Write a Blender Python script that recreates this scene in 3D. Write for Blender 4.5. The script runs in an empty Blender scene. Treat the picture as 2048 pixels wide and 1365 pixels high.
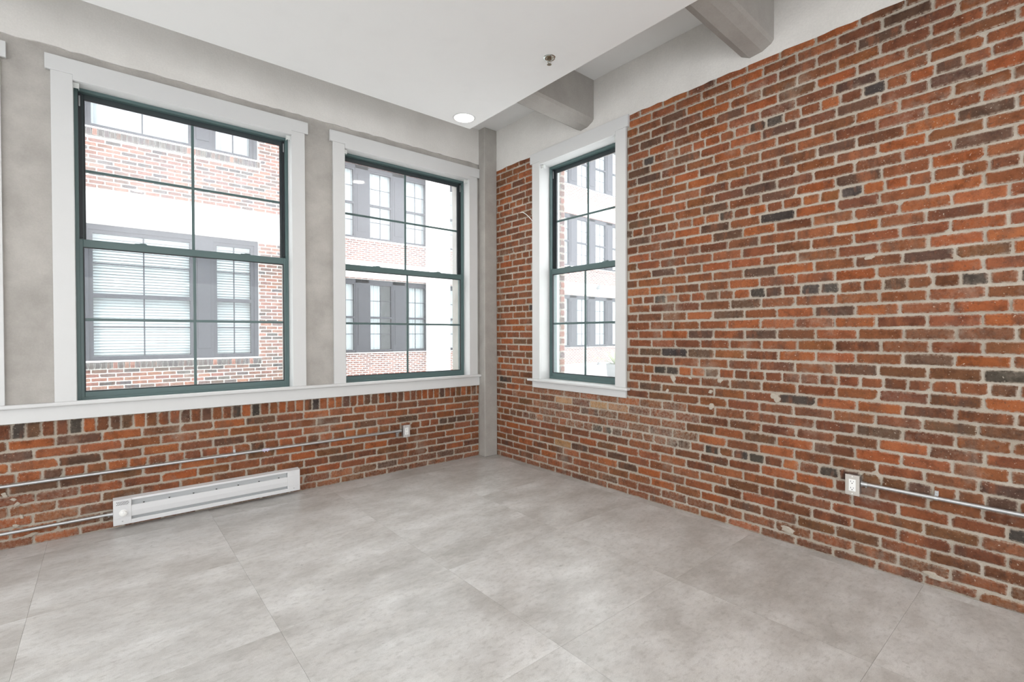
import bpy, math, random
from mathutils import Vector, Matrix

random.seed(11)
scene = bpy.context.scene
COL = scene.collection
R = math.radians

# ------------------------------------------------------------------ camera
CAM = Vector((-3.272, -4.254, 1.31))
YAW, PITCH, ROLL = R(49.94), R(-0.72), R(-0.1)
FOCAL_PX = 968.7
fw = Vector((math.cos(PITCH) * math.cos(YAW), math.cos(PITCH) * math.sin(YAW), math.sin(PITCH)))
rt0 = Vector((math.sin(YAW), -math.cos(YAW), 0))
up0 = rt0.cross(fw)
rt = math.cos(ROLL) * rt0 + math.sin(ROLL) * up0
up = -math.sin(ROLL) * rt0 + math.cos(ROLL) * up0
cam_data = bpy.data.cameras.new('camera')
cam_data.sensor_width = 36.0
cam_data.lens = FOCAL_PX / 2048 * 36.0
cam_data.clip_start = 0.05
cam_data.clip_end = 300
cam = bpy.data.objects.new('camera', cam_data)
COL.objects.link(cam)
m = Matrix((rt, up, -fw)).transposed().to_4x4()
m.translation = CAM
cam.matrix_world = m
scene.camera = cam

# ------------------------------------------------------------------ overcast sky
world = bpy.data.worlds.new('overcast_sky')
scene.world = world
world.use_nodes = True
bg = world.node_tree.nodes['Background']
bg.inputs['Color'].default_value = (0.965, 0.985, 1.0, 1)
bg.inputs['Strength'].default_value = 4.0

vs = scene.view_settings
vs.view_transform = 'Standard'
vs.look = 'None'
vs.gamma = 1.0
vs.use_curve_mapping = False
vs.exposure = 0.20
scene.cycles.max_bounces = 8
scene.cycles.transparent_max_bounces = 12

# ------------------------------------------------------------------ key sizes (metres)
CEIL = 3.52          # main ceiling
SOFFIT = 3.10        # dropped panel
SOF_X, SOF_Y = -0.825, -0.78
COURSE, BASE = 0.0679, 0.055
BRICK_TOP_R = 3.088
BACK = -6.2          # how far the room runs behind the camera
THICK = 0.35


# ------------------------------------------------------------------ material helpers
def lin(r, g, b):
    f = lambda c: ((c / 255 + 0.055) / 1.055) ** 2.4 if c > 10 else c / 255 / 12.92
    return (f(r), f(g), f(b), 1.0)


class NT:
    def __init__(self, name):
        self.m = bpy.data.materials.new(name)
        self.m.use_nodes = True
        self.t = self.m.node_tree
        self.n = self.t.nodes
        self.b = self.n['Principled BSDF']
        self.out = self.n['Material Output']

    def new(self, typ, **kw):
        nd = self.n.new(typ)
        for k, v in kw.items():
            setattr(nd, k, v)
        return nd

    def link(self, a, b):
        self.t.links.new(a, b)

    def noise(self, scale, detail=4, rough=0.55, vec=None, w=None):
        nd = self.new('ShaderNodeTexNoise')
        nd.noise_dimensions = '4D' if w is not None else '3D'
        nd.inputs['Scale'].default_value = scale
        nd.inputs['Detail'].default_value = detail
        nd.inputs['Roughness'].default_value = rough
        if vec is not None:
            self.link(vec, nd.inputs['Vector'])
        if w is not None:
            self.link(w, nd.inputs['W'])
        return nd.outputs['Fac']

    def ramp(self, fac, stops):
        nd = self.new('ShaderNodeValToRGB')
        el = nd.color_ramp.elements
        while len(el) < len(stops):
            el.new(0.5)
        for e, (p, c) in zip(el, stops):
            e.position = p
            e.color = c if len(c) == 4 else (*c, 1)
        self.link(fac, nd.inputs['Fac'])
        return nd.outputs['Color']

    def gray(self, fac, a, b, lo=0.0, hi=1.0):
        nd = self.new('ShaderNodeMapRange')
        nd.inputs['From Min'].default_value = a
        nd.inputs['From Max'].default_value = b
        nd.inputs['To Min'].default_value = lo
        nd.inputs['To Max'].default_value = hi
        self.link(fac, nd.inputs['Value'])
        return nd.outputs['Result']

    def math(self, op, a, b):
        nd = self.new('ShaderNodeMath', operation=op)
        for i, v in enumerate((a, b)):
            if isinstance(v, (int, float)):
                nd.inputs[i].default_value = v
            else:
                self.link(v, nd.inputs[i])
        return nd.outputs[0]

    def mix(self, fac, a, b, blend='MIX'):
        nd = self.new('ShaderNodeMix', data_type='RGBA', blend_type=blend)
        for sock, v in ((nd.inputs[0], fac), (nd.inputs[6], a), (nd.inputs[7], b)):
            if isinstance(v, (int, float)):
                sock.default_value = v
            elif isinstance(v, tuple):
                sock.default_value = v if len(v) == 4 else (*v, 1)
            else:
                self.link(v, sock)
        return nd.outputs[2]

    def bump(self, h, strength=0.3, dist=0.005, normal=None):
        nd = self.new('ShaderNodeBump')
        nd.inputs['Strength'].default_value = strength
        nd.inputs['Distance'].default_value = dist
        self.link(h, nd.inputs['Height'])
        if normal is not None:
            self.link(normal, nd.inputs['Normal'])
        return nd.outputs['Normal']

    def pos(self):
        return self.new('ShaderNodeNewGeometry').outputs['Position']

    def set(self, color=None, rough=None, metal=None, normal=None, spec=None):
        def put(name, v):
            if v is None:
                return
            s = self.b.inputs[name]
            if isinstance(v, (int, float)):
                s.default_value = v
            elif isinstance(v, tuple):
                s.default_value = v if len(v) == 4 else (*v, 1)
            else:
                self.link(v, s)
        put('Base Color', color)
        put('Roughness', rough)
        put('Metallic', metal)
        put('Normal', normal)
        put('Specular IOR Level', spec)
        return self.m


def plain(name, col, rough=0.5, metal=0.0, grain=0.0, gscale=60, spec=None, vary=0.06, vscale=6):
    t = NT(name)
    p = t.pos()
    v = t.gray(t.noise(vscale, 4, vec=p), 0.3, 0.7, 1 - vary, 1 + vary)
    c = t.mix(1.0, col, t.ramp(v, [(0, (0, 0, 0)), (1, (1, 1, 1))]), 'MULTIPLY')
    # the ramp clamps at 1: scale the colour so that the mean stays put
    nrm = t.bump(t.noise(gscale, 5, vec=p), grain, 0.004) if grain else None
    return t.set(c, rough, metal, nrm, spec)


M = {}
M['white_paint'] = plain('white_paint', (0.63, 0.632, 0.63), 0.42, grain=0.04, vary=0.02)
M['ceiling_white'] = plain('ceiling_white', (0.75, 0.75, 0.745), 0.75, grain=0.05, gscale=200, vary=0.015)
M['heater_white'] = plain('heater_white', (0.68, 0.685, 0.695), 0.32, vary=0.01)
M['slot_shadow'] = plain('slot_grey', (0.56, 0.58, 0.59), 0.5, vary=0.02)
M['plastic_white'] = plain('plastic_white', (0.85, 0.85, 0.83), 0.3, vary=0.01)
M['dark_hole'] = plain('dark_hole', (0.02, 0.02, 0.02), 0.8)
M['galvanised'] = plain('galvanised_steel', (0.50, 0.51, 0.52), 0.34, 0.85, grain=0.05, vary=0.10, vscale=30)
M['plate_steel'] = plain('brushed_plate', (0.55, 0.52, 0.48), 0.38, 0.7, grain=0.05, gscale=220)
M['plate_grey'] = plain('light_grey_plate', (0.62, 0.62, 0.63), 0.35, 0.5, vary=0.02)
M['chrome'] = plain('chrome', (0.55, 0.58, 0.56), 0.12, 1.0, vary=0.02)
M['brass'] = plain('dull_brass', (0.30, 0.25, 0.19), 0.3, 0.9)
M['sash_green'] = plain('dark_green_sash', (0.080, 0.130, 0.128), 0.36, grain=0.03, vary=0.05)
M['sash_dark'] = plain('near_black_sash', (0.030, 0.042, 0.046), 0.4)
M['gasket'] = plain('black_gasket', (0.018, 0.02, 0.024), 0.5)
M['liner_green'] = plain('pale_green_liner', (0.42, 0.53, 0.50), 0.4)
M['clear_plastic'] = plain('clear_plastic', (0.66, 0.68, 0.66), 0.25)
M['membrane'] = plain('roof_membrane', (0.45, 0.46, 0.47), 0.8, grain=0.1)
M['pot'] = plain('grey_pot', (0.34, 0.35, 0.36), 0.6)
M['leaf'] = plain('pale_leaf', (0.50, 0.55, 0.38), 0.5, vary=0.15)
M['ground'] = plain('courtyard_concrete', (0.50, 0.50, 0.49), 0.85, grain=0.1, vary=0.1, vscale=1.5)
M['ext_frame'] = plain('charcoal_frame', (0.040, 0.042, 0.055), 0.5, vary=0.05)
M['ext_panel'] = plain('charcoal_panel', (0.045, 0.047, 0.060), 0.55, vary=0.08)
M['ext_white'] = plain('white_concrete', (0.86, 0.87, 0.87), 0.8, grain=0.08, vary=0.03, vscale=1.5)
M['blind'] = plain('white_blind', (0.83, 0.84, 0.85), 0.6)
M['curtain'] = plain('white_curtain', (0.82, 0.83, 0.84), 0.9)
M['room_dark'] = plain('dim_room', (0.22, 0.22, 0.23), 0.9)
M['lamp_grey'] = plain('lamp_grey', (0.25, 0.26, 0.27), 0.5)
M['tape'] = plain('lilac_tape', (0.60, 0.58, 0.72), 0.5)


def plaster(name, col, blotch, bscale, grain, rough=0.85):
    t = NT(name)
    p = t.pos()
    a = t.gray(t.noise(bscale, 6, 0.6, p), 0.35, 0.68)
    c = t.mix(a, col, blotch)
    f = t.gray(t.noise(90, 4, 0.6, p), 0.3, 0.7, 0.93, 1.0)
    c = t.mix(1.0, c, t.ramp(f, [(0, (0, 0, 0)), (1, (1, 1, 1))]), 'MULTIPLY')
    h = t.math('ADD', t.math('MULTIPLY', t.noise(7, 5, 0.6, p), 1.2), t.math('MULTIPLY', t.noise(70, 5, 0.6, p), 0.35))
    return t.set(c, rough, None, t.bump(h, grain, 0.01), 0.25)


M['band_plaster'] = plaster('off_white_band_plaster', (0.74, 0.72, 0.69), (0.67, 0.65, 0.62), 3.0, 0.28)
M['grey_plaster'] = plaster('grey_pier_plaster', (0.48, 0.455, 0.425), (0.36, 0.34, 0.315), 4.0, 0.4)
M['column_paint'] = plaster('grey_column_paint', (0.42, 0.40, 0.37), (0.36, 0.34, 0.315), 6.0, 0.3)
M['beam_paint'] = plaster('grey_beam_paint', (0.38, 0.36, 0.335), (0.33, 0.31, 0.29), 5.0, 0.25)


def mortar_mat(name, c1, c2, c3):
    t = NT(name)
    p = t.pos()
    c = t.mix(t.gray(t.noise(9, 5, 0.6, p), 0.35, 0.65), c1, c2)
    c = t.mix(t.gray(t.noise(2.4, 4, 0.6, p), 0.52, 0.68, 0, 0.7), c, c3)
    c = t.mix(t.gray(t.noise(150, 3, 0.6, p), 0.35, 0.65, 0, 0.35), c, (0.30, 0.26, 0.22))
    h = t.math('ADD', t.noise(45, 6, 0.65, p), t.math('MULTIPLY', t.noise(160, 4, 0.6, p), 0.5))
    return t.set(c, 0.95, None, t.bump(h, 0.6, 0.008), 0.15)


M['mortar'] = mortar_mat('beige_mortar', (0.44, 0.385, 0.315), (0.52, 0.465, 0.40), (0.38, 0.32, 0.255))
M['ext_mortar'] = mortar_mat('pale_mortar', (0.72, 0.71, 0.69), (0.66, 0.65, 0.63), (0.60, 0.58, 0.55))


def brick_mat(name, mortar_col, dirt=1.0):
    t = NT(name)
    p = t.pos()
    at = t.new('ShaderNodeAttribute', attribute_name='brick_tint')
    ed = t.new('ShaderNodeAttribute', attribute_name='rim')
    w = t.math('MULTIPLY', at.outputs['Alpha'], 40.0)
    n1 = t.noise(15, 6, 0.70, p, w)
    c = t.mix(1.0, at.outputs['Color'], t.ramp(n1, [(0.28, (0.34, 0.32, 0.31)), (0.5, (0.80, 0.77, 0.74)), (0.78, (1.0, 1.0, 1.0))]), 'MULTIPLY')
    # fire flash: darker ends and stripes baked into some bricks
    mpv = t.new('ShaderNodeMapping')
    mpv.inputs['Scale'].default_value = (1.0, 1.0, 0.35)
    t.link(p, mpv.inputs['Vector'])
    n2 = t.noise(8.5, 4, 0.6, mpv.outputs[0], w)
    c = t.mix(t.gray(n2, 0.54, 0.70, 0, 0.62 * dirt), c, (0.075, 0.052, 0.042))
    n4 = t.noise(11, 5, 0.62, mpv.outputs[0], t.math('ADD', w, 11.3))
    c = t.mix(t.gray(n4, 0.54, 0.70, 0, 0.60 * dirt), c, (0.36, 0.125, 0.055))
    # worn mortar film
    n5 = t.noise(3.0, 5, 0.68, p)
    c = t.mix(t.gray(n5, 0.57, 0.74, 0, 0.42 * dirt), c, mortar_col)
    # rim smear and flecks
    n6 = t.noise(55, 3, 0.65, p)
    rim = t.math('MULTIPLY', t.math('POWER', ed.outputs['Fac'], 1.6), t.gray(n6, 0.38, 0.58, 0, 0.95))
    c = t.mix(rim, c, mortar_col)
    n7 = t.noise(120, 2, 0.5, p, w)
    c = t.mix(t.gray(n7, 0.68, 0.715, 0, 0.6), c, (0.60, 0.53, 0.44))
    n8 = t.noise(95, 3, 0.6, p)
    c = t.mix(t.gray(n8, 0.60, 0.68, 0, 0.55), c, (0.07, 0.045, 0.035))
    h = t.math('ADD', t.noise(30, 5, 0.65, p), t.math('MULTIPLY', t.noise(170, 2, 0.6, p), 0.5))
    return t.set(c, 0.88, None, t.bump(h, 0.75, 0.009), 0.2)


M['brick'] = brick_mat('old_red_brick', (0.44, 0.37, 0.30))
M['ext_brick'] = brick_mat('courtyard_brick', (0.60, 0.58, 0.56), 0.5)


def far_brick():
    t = NT('distant_brick')
    p = t.pos()
    sep = t.new('ShaderNodeSeparateXYZ')
    t.link(p, sep.inputs[0])
    cmb = t.new('ShaderNodeCombineXYZ')
    t.link(t.math('ADD', sep.outputs['X'], sep.outputs['Y']), cmb.inputs['X'])
    t.link(sep.outputs['Z'], cmb.inputs['Y'])
    b = t.new('ShaderNodeTexBrick')
    t.link(cmb.outputs[0], b.inputs['Vector'])
    b.inputs['Color1'].default_value = (0.36, 0.17, 0.13, 1)
    b.inputs['Color2'].default_value = (0.20, 0.11, 0.10, 1)
    b.inputs['Mortar'].default_value = (0.70, 0.68, 0.66, 1)
    b.inputs['Scale'].default_value = 1.0
    b.inputs['Mortar Size'].default_value = 0.013
    b.inputs['Brick Width'].default_value = 0.215
    b.inputs['Row Height'].default_value = 0.070
    return t.set(b.outputs['Color'], 0.9, None, t.bump(b.outputs['Fac'], -0.4, 0.01), 0.2)


M['far_brick'] = far_brick()


def floor_mat():
    t = NT('concrete_look_tile')
    p = t.pos()
    oi = t.new('ShaderNodeObjectInfo')
    w = t.math('MULTIPLY', oi.outputs['Random'], 30.0)
    mp = t.new('ShaderNodeMapping')
    mp.inputs['Scale'].default_value = (1.0, 1.7, 1.0)
    t.link(p, mp.inputs['Vector'])
    v = mp.outputs[0]
    a = t.noise(1.9, 8, 0.66, v, w)
    c = t.ramp(a, [(0.30, (0.33, 0.31, 0.285)), (0.45, (0.455, 0.44, 0.42)), (0.56, (0.585, 0.575, 0.56)), (0.70, (0.74, 0.735, 0.725))])
    b = t.noise(9, 8, 0.7, v, w)
    c = t.mix(t.gray(b, 0.48, 0.68, 0, 0.6), c, (0.62, 0.60, 0.57))
    d = t.noise(26, 6, 0.7, v)
    c = t.mix(t.gray(d, 0.5, 0.72, 0, 0.5), c, (0.24, 0.22, 0.20))
    e = t.noise(260, 3, 0.6, p)
    c = t.mix(t.gray(e, 0.4, 0.7, 0, 0.3), c, (0.25, 0.23, 0.21))
    rr = t.gray(b, 0.3, 0.7, 0.26, 0.40)
    h = t.math('ADD', t.noise(30, 5, 0.6, p), t.math('MULTIPLY', t.noise(220, 3, 0.6, p), 0.4))
    return t.set(c, rr, None, t.bump(h, 0.10, 0.003), 0.85)


M['floor'] = floor_mat()
M['grout'] = plain('tile_joint', (0.30, 0.285, 0.265), 0.8)


def glass_mat(name, glare_veil=0.08, tint=(0.97, 0.985, 0.98), refl=0.9):
    t = NT(name)
    t.n.remove(t.b)
    tr = t.new('ShaderNodeBsdfTransparent')
    tr.inputs['Color'].default_value = (*tint, 1)
    tl = t.new('ShaderNodeBsdfTranslucent')  # translucent share puts the glare that washes out the view into the glass
    tl.inputs['Color'].default_value = (0.9, 0.92, 0.95, 1)
    gl = t.new('ShaderNodeBsdfGlossy')
    gl.inputs['Roughness'].default_value = 0.02
    gl.inputs['Color'].default_value = (refl, refl, refl, 1)
    geo = t.new('ShaderNodeNewGeometry')
    dt = t.new('ShaderNodeVectorMath', operation='DOT_PRODUCT')
    t.link(geo.outputs['Normal'], dt.inputs[0])
    t.link(geo.outputs['Incoming'], dt.inputs[1])
    c1 = t.math('SUBTRACT', 1.0, t.math('ABSOLUTE', dt.outputs['Value'], 0.0))
    fres = t.math('ADD', 0.03, t.math('MULTIPLY', t.math('POWER', c1, 5.0), 0.9))
    m1 = t.new('ShaderNodeMixShader')
    m1.inputs[0].default_value = glare_veil
    t.link(tr.outputs[0], m1.inputs[1])
    t.link(tl.outputs[0], m1.inputs[2])
    m2 = t.new('ShaderNodeMixShader')
    t.link(fres, m2.inputs[0])
    t.link(m1.outputs[0], m2.inputs[1])
    t.link(gl.outputs[0], m2.inputs[2])
    t.link(m2.outputs[0], t.out.inputs['Surface'])
    return t.m


M['glass'] = glass_mat('glare_veil_glass', 0.24, (0.97, 0.985, 0.98), 0.35)
M['glass_faint_veil'] = glass_mat('faint_glare_veil_glass', 0.11, (0.97, 0.985, 0.98), 0.35)  # weaker glare veil for lower sashes and the narrow window
M['clear_glass'] = glass_mat('clear_glass_face', 0.0, (0.985, 0.99, 0.99), 0.2)


def screen_mat():
    t = NT('insect_screen_mesh')
    t.n.remove(t.b)
    tr = t.new('ShaderNodeBsdfTransparent')
    tr.inputs['Color'].default_value = (0.94, 0.945, 0.94, 1)
    t.link(tr.outputs[0], t.out.inputs['Surface'])
    return t.m


M['screen'] = screen_mat()
M['ext_glass'] = glass_mat('courtyard_glass', 0.02, (0.90, 0.93, 0.94))


def emit(name, col, s):
    t = NT(name)
    t.b.inputs['Base Color'].default_value = (0.9, 0.9, 0.88, 1)
    t.b.inputs['Emission Color'].default_value = (*col, 1)
    t.b.inputs['Emission Strength'].default_value = s
    return t.m


M['lens'] = emit('lit_lens', (1.0, 0.93, 0.84), 8.0)


# ------------------------------------------------------------------ mesh helpers
class MB:
    def __init__(self):
        self.v, self.f, self.mi = [], [], []
        self.col, self.rim = [], []

    def _add(self, vs, fs, mi=0):
        o = len(self.v)
        self.v += [tuple(q) for q in vs]
        self.f += [tuple(i + o for i in q) for q in fs]
        self.mi += [mi] * len(fs)
        return self

    def box(self, x0, x1, y0, y1, z0, z1, mi=0):
        vs = [(x, y, z) for z in (z0, z1) for y in (y0, y1) for x in (x0, x1)]
        return self._add(vs, [(0, 2, 3, 1), (4, 5, 7, 6), (0, 1, 5, 4), (2, 6, 7, 3), (0, 4, 6, 2), (1, 3, 7, 5)], mi)

    def tube(self, pts, r, n=12, mi=0):
        pts = [Vector(q) for q in pts]
        rings = []
        for i, q in enumerate(pts):
            d = (pts[min(i + 1, len(pts) - 1)] - pts[max(i - 1, 0)]).normalized()
            a = d.cross(Vector((0, 0, 1)))
            if a.length < 1e-3:
                a = d.cross(Vector((0, 1, 0)))
            a.normalize()
            b = d.cross(a)
            rr = r[i] if isinstance(r, (list, tuple)) else r
            rings.append([q + (a * math.cos(2 * math.pi * k / n) + b * math.sin(2 * math.pi * k / n)) * rr for k in range(n)])
        vs = [q for ring in rings for q in ring]
        fs = []
        for i in range(len(pts) - 1):
            for k in range(n):
                k2 = (k + 1) % n
                fs.append((i * n + k, i * n + k2, (i + 1) * n + k2, (i + 1) * n + k))
        fs.append(tuple(reversed(range(n))))
        fs.append(tuple((len(pts) - 1) * n + k for k in range(n)))
        return self._add(vs, fs, mi)

    def lathe(self, prof, c, axis=(0, 0, 1), n=28, mi=0):
        ax = Vector(axis).normalized()
        a = ax.cross(Vector((0, 0, 1)))
        if a.length < 1e-3:
            a = Vector((1, 0, 0))
        a.normalize()
        b = ax.cross(a)
        c = Vector(c)
        vs, fs = [], []
        for r, hgt in prof:
            for k in range(n):
                t = 2 * math.pi * k / n
                vs.append(c + ax * hgt + (a * math.cos(t) + b * math.sin(t)) * r)
        for i in range(len(prof) - 1):
            for k in range(n):
                k2 = (k + 1) % n
                fs.append((i * n + k, i * n + k2, (i + 1) * n + k2, (i + 1) * n + k))
        if prof[0][0] > 1e-4:
            fs.append(tuple(reversed(range(n))))
        if prof[-1][0] > 1e-4:
            fs.append(tuple((len(prof) - 1) * n + k for k in range(n)))
        return self._add(vs, fs, mi)

    def prism(self, poly, fn0, fn1, mi=0):
        """poly: list of 2-D points; fn0/fn1 map a point to the two end caps."""
        n = len(poly)
        vs = [fn0(*q) for q in poly] + [fn1(*q) for q in poly]
        fs = [tuple(reversed(range(n))), tuple(range(n, 2 * n))]
        for k in range(n):
            k2 = (k + 1) % n
            fs.append((k, k2, n + k2, n + k))
        return self._add(vs, fs, mi)

    def build(self, name, mats, parent=None, bevel=0, smooth=False, origin=None, **tags):
        me = bpy.data.meshes.new(name)
        o = Vector(origin) if origin is not None else Vector((0, 0, 0))
        me.from_pydata([tuple(Vector(q) - o) for q in self.v], [], self.f)
        if self.col:
            at = me.attributes.new('brick_tint', 'FLOAT_COLOR', 'POINT')
            at.data.foreach_set('color', [c for q in self.col for c in q])
            at = me.attributes.new('rim', 'FLOAT', 'POINT')
            at.data.foreach_set('value', self.rim)
        if not isinstance(mats, (list, tuple)):
            mats = [mats]
        for q in mats:
            me.materials.append(M[q])
        me.polygons.foreach_set('material_index', self.mi)
        if smooth:
            me.polygons.foreach_set('use_smooth', [True] * len(me.polygons))
        me.update()
        ob = link(name, me, parent)
        ob.location = o
        if bevel:
            b = ob.modifiers.new('bevel', 'BEVEL')
            b.width = bevel
            b.segments = 2
            b.limit_method = 'ANGLE'
        if smooth:
            try:
                me.set_sharp_from_angle(angle=R(40))
            except Exception:
                pass
        return tag(ob, **tags)


def link(name, data, parent=None):
    ob = bpy.data.objects.new(name, data)
    COL.objects.link(ob)
    if parent:
        ob.parent = parent
    return ob


def tag(ob, label=None, cat=None, group=None, kind=None):
    for k, v in (('label', label), ('category', cat), ('group', group), ('kind', kind)):
        if v:
            ob[k] = v
    return ob


def empty(name, loc, rz=0, **tags):
    ob = bpy.data.objects.new(name, None)
    ob.empty_display_size = 0.1
    COL.objects.link(ob)
    ob.location = loc
    ob.rotation_euler = (0, 0, rz)
    return tag(ob, **tags)


# ------------------------------------------------------------------ floor
mb = MB()
mb.box(BACK, 0.0, BACK, 0.0, -0.30, -0.003)
floor = mb.build('floor', 'grout', kind='structure', label='grey concrete-look tiled floor')
T = 0.872
xs = [-0.945 - T * k for k in range(-2, 9)]
ys = [-0.225 - T * k for k in range(-1, 9)]
me_full = None
for i in range(len(xs) - 1):
    for j in range(len(ys) - 1):
        x1, x0 = min(xs[i], 0.0), max(xs[i + 1], BACK)
        y1, y0 = min(ys[j], 0.0), max(ys[j + 1], BACK)
        if x1 - x0 < 0.02 or y1 - y0 < 0.02:
            continue
        g = 0.0004
        full = abs(x1 - x0 - T) < 1e-4 and abs(y1 - y0 - T) < 1e-4
        if full and me_full:
            ob = link('floor_tile', me_full, floor)
            ob.location = ((x0 + x1) / 2, (y0 + y1) / 2, 0)
            continue
        cx, cy = (x0 + x1) / 2, (y0 + y1) / 2
        mb = MB().box(x0 + g, x1 - g, y0 + g, y1 - g, -0.006, 0.0)
        ob = mb.build('floor_tile', 'floor', floor, origin=(cx, cy, 0))
        if full:
            me_full = ob.data

# ------------------------------------------------------------------ bricks
PAL = {
    'mid': [lin(142, 87, 59), lin(134, 83, 56), lin(146, 91, 63), lin(130, 81, 56), lin(138, 87, 57)],
    'orange': [lin(162, 94, 57), lin(156, 90, 54), lin(166, 101, 66)],
    'brown': [lin(122, 78, 56), lin(116, 74, 54), lin(128, 84, 60), lin(118, 80, 56)],
    'dark': [lin(106, 78, 64), lin(98, 74, 62), lin(110, 82, 66)],
    'char': [lin(72, 67, 64), lin(78, 71, 66)],
    'tan': [lin(184, 142, 104), lin(176, 132, 94)],
    'pale': [lin(158, 122, 110), lin(148, 108, 98), lin(138, 110, 102), lin(120, 102, 98), lin(164, 118, 104)],  # desaturated: glare wash over the bricks outdoors is put into their colour
    'grey': [lin(104, 98, 98), lin(92, 88, 90)],
}


def pick(weights):
    r = random.random() * sum(w for _, w in weights)
    for k, w in weights:
        r -= w
        if r <= 0:
            return k
    return weights[-1][0]


def tint(kind, jitter=0.10):
    c = random.choice(PAL[kind])
    s = 1 + random.uniform(-jitter, jitter)
    return (c[0] * s, c[1] * s * random.uniform(0.95, 1.05), c[2] * s * random.uniform(0.93, 1.07), random.random())


def add_brick(mb, T3, u0, u1, z0, z1, col, proud=0.0, rough=1.0, inset=0.009, back=0.014, film=0.0):
    """one irregular brick, 10-sided outline, worn rim; T3 maps (u, n, z) to the world, n > 0 into the wall"""
    j = lambda a: random.uniform(-a, a) * rough
    ch = lambda: (random.uniform(0.012, 0.020) if random.random() < 0.07 * rough else random.uniform(0.003, 0.010)) * (0.4 + 0.6 * rough)
    a, b, c, d = ch(), ch(), ch(), ch()
    um = (u0 + u1) / 2 + j(0.03)
    o = [(u0 + a, z0), (um, z0 + j(0.0022)), (u1 - b, z0), (u1, z0 + b), (u1, z1 - c), (u1 - c, z1),
         (um + j(0.02), z1 + j(0.0022)), (u0 + d, z1), (u0, z1 - d), (u0, z0 + a)]
    o = [(p + j(0.0024), q + j(0.0022)) for p, q in o]
    cu, cz = (u0 + u1) / 2, (z0 + z1) / 2
    inner = []
    for p, q in o:
        ip = min(max(p, u0 + inset), u1 - inset)
        iq = min(max(q, z0 + inset), z1 - inset)
        inner.append((ip + j(0.001), iq + j(0.001)))
    n0 = -proud
    tilt = j(0.0015)
    off = len(mb.v)
    vs = [T3(p, n0 + tilt * (p - cu) / 0.1, q) for p, q in inner]
    vs += [T3(p, n0 + 0.0035, q) for p, q in o]
    vs += [T3(p, back, q) for p, q in o]
    fs = [tuple(range(10))]
    for k in range(10):
        k2 = (k + 1) % 10
        fs.append((10 + k, 10 + k2, k2, k))
        fs.append((20 + k, 20 + k2, 10 + k2, 10 + k))
    mb._add(vs, fs)
    mb.col += [col] * 30
    mb.rim += [film] * 10 + [1.0] * 20
    return off


def lay_bricks(specs, T3, parent, mat, limit=300, rough=1.0, rest_name='brickwork'):
    """specs: (u0,u1,z0,z1,tint,proud); the `limit` that show largest are objects, the rest one 'stuff' part"""
    def size(s):
        c = Vector(T3((s[0] + s[1]) / 2, 0, (s[2] + s[3]) / 2))
        v = c - CAM
        d = v.dot(fw)
        if d < 0.2:
            return 0
        px, py = 1024 + FOCAL_PX * v.dot(rt) / d, 682.5 - FOCAL_PX * v.dot(up) / d
        if not (-20 < px < 2068 and -20 < py < 1385):
            return 0
        du = Vector(T3(s[1], 0, s[2])) - Vector(T3(s[0], 0, s[2]))
        nrm = Vector(T3(0, 1, 0)) - Vector(T3(0, 0, 0))
        return du.length * (s[3] - s[2]) * abs(v.normalized().dot(nrm)) / d ** 2
    order = sorted(specs, key=size, reverse=True)
    rest = MB()
    for k, s in enumerate(order):
        if k < limit:
            one = MB()
            add_brick(one, T3, *s[:5], proud=s[5], rough=rough, film=s[6] if len(s) > 6 else 0)
            one.build('brick', mat, parent, origin=T3((s[0] + s[1]) / 2, 0, (s[2] + s[3]) / 2))
        else:
            add_brick(rest, T3, *s[:5], proud=s[5], rough=rough, film=s[6] if len(s) > 6 else 0)
    if rest.v:
        rest.build(rest_name, mat, parent, kind='stuff')


def split_row(lo, hi, phase, pitch, jit, joint, cuts=()):
    """brick spans of one row between lo and hi, cut by holes [(a,b)]"""
    n0 = math.floor((lo - phase) / pitch) - 1
    js, k = [], n0
    while phase + k * pitch < hi + pitch:
        js.append(phase + k * pitch + random.uniform(-jit, jit))
        k += 1
    out = []
    for a, b in zip(js[:-1], js[1:]):
        segs = [(max(a, lo), min(b, hi))]
        for ca, cb in cuts:
            nxt = []
            for p, q in segs:
                if q <= ca or p >= cb:
                    nxt.append((p, q))
                else:
                    if p < ca:
                        nxt.append((p, ca))
                    if q > cb:
                        nxt.append((cb, q))
            segs = nxt
        for p, q in segs:
            if q - p > 0.03:
                out.append((p + joint / 2, q - joint / 2))
    return out


def apply_marks(specs, marks):
    for kind, pts in marks:
        for u, z in pts:
            for i, s in enumerate(specs):
                if s[0] - 0.006 <= u <= s[1] + 0.006 and s[2] - 0.006 <= z <= s[3] + 0.006:
                    specs[i] = (*s[:4], tint(kind, 0.06), *s[5:])
                    break


# ---- right-hand brick wall (plane x = 0, u = -y)
TR = lambda u, n, z: (n, -u, z)
WR0, WR1 = 0.70, 1.822          # hidden by the window casing
mb = MB()
OPR0, OPR1, OPRZ0, OPRZ1 = 0.785, 1.735, 0.85, 2.99
mx = 0.0055
mb.box(mx, THICK, -OPR0, THICK, -0.30, BRICK_TOP_R)
mb.box(mx, THICK, -6.6, -OPR1, -0.30, BRICK_TOP_R)
mb.box(mx, THICK, -OPR1, -OPR0, -0.30, OPRZ0)
mb.box(mx, THICK, -OPR1, -OPR0, OPRZ1, BRICK_TOP_R)
wall_right = mb.build('wall_right', 'mortar', kind='structure', label='tall exposed red brick wall with beige mortar')

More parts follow.
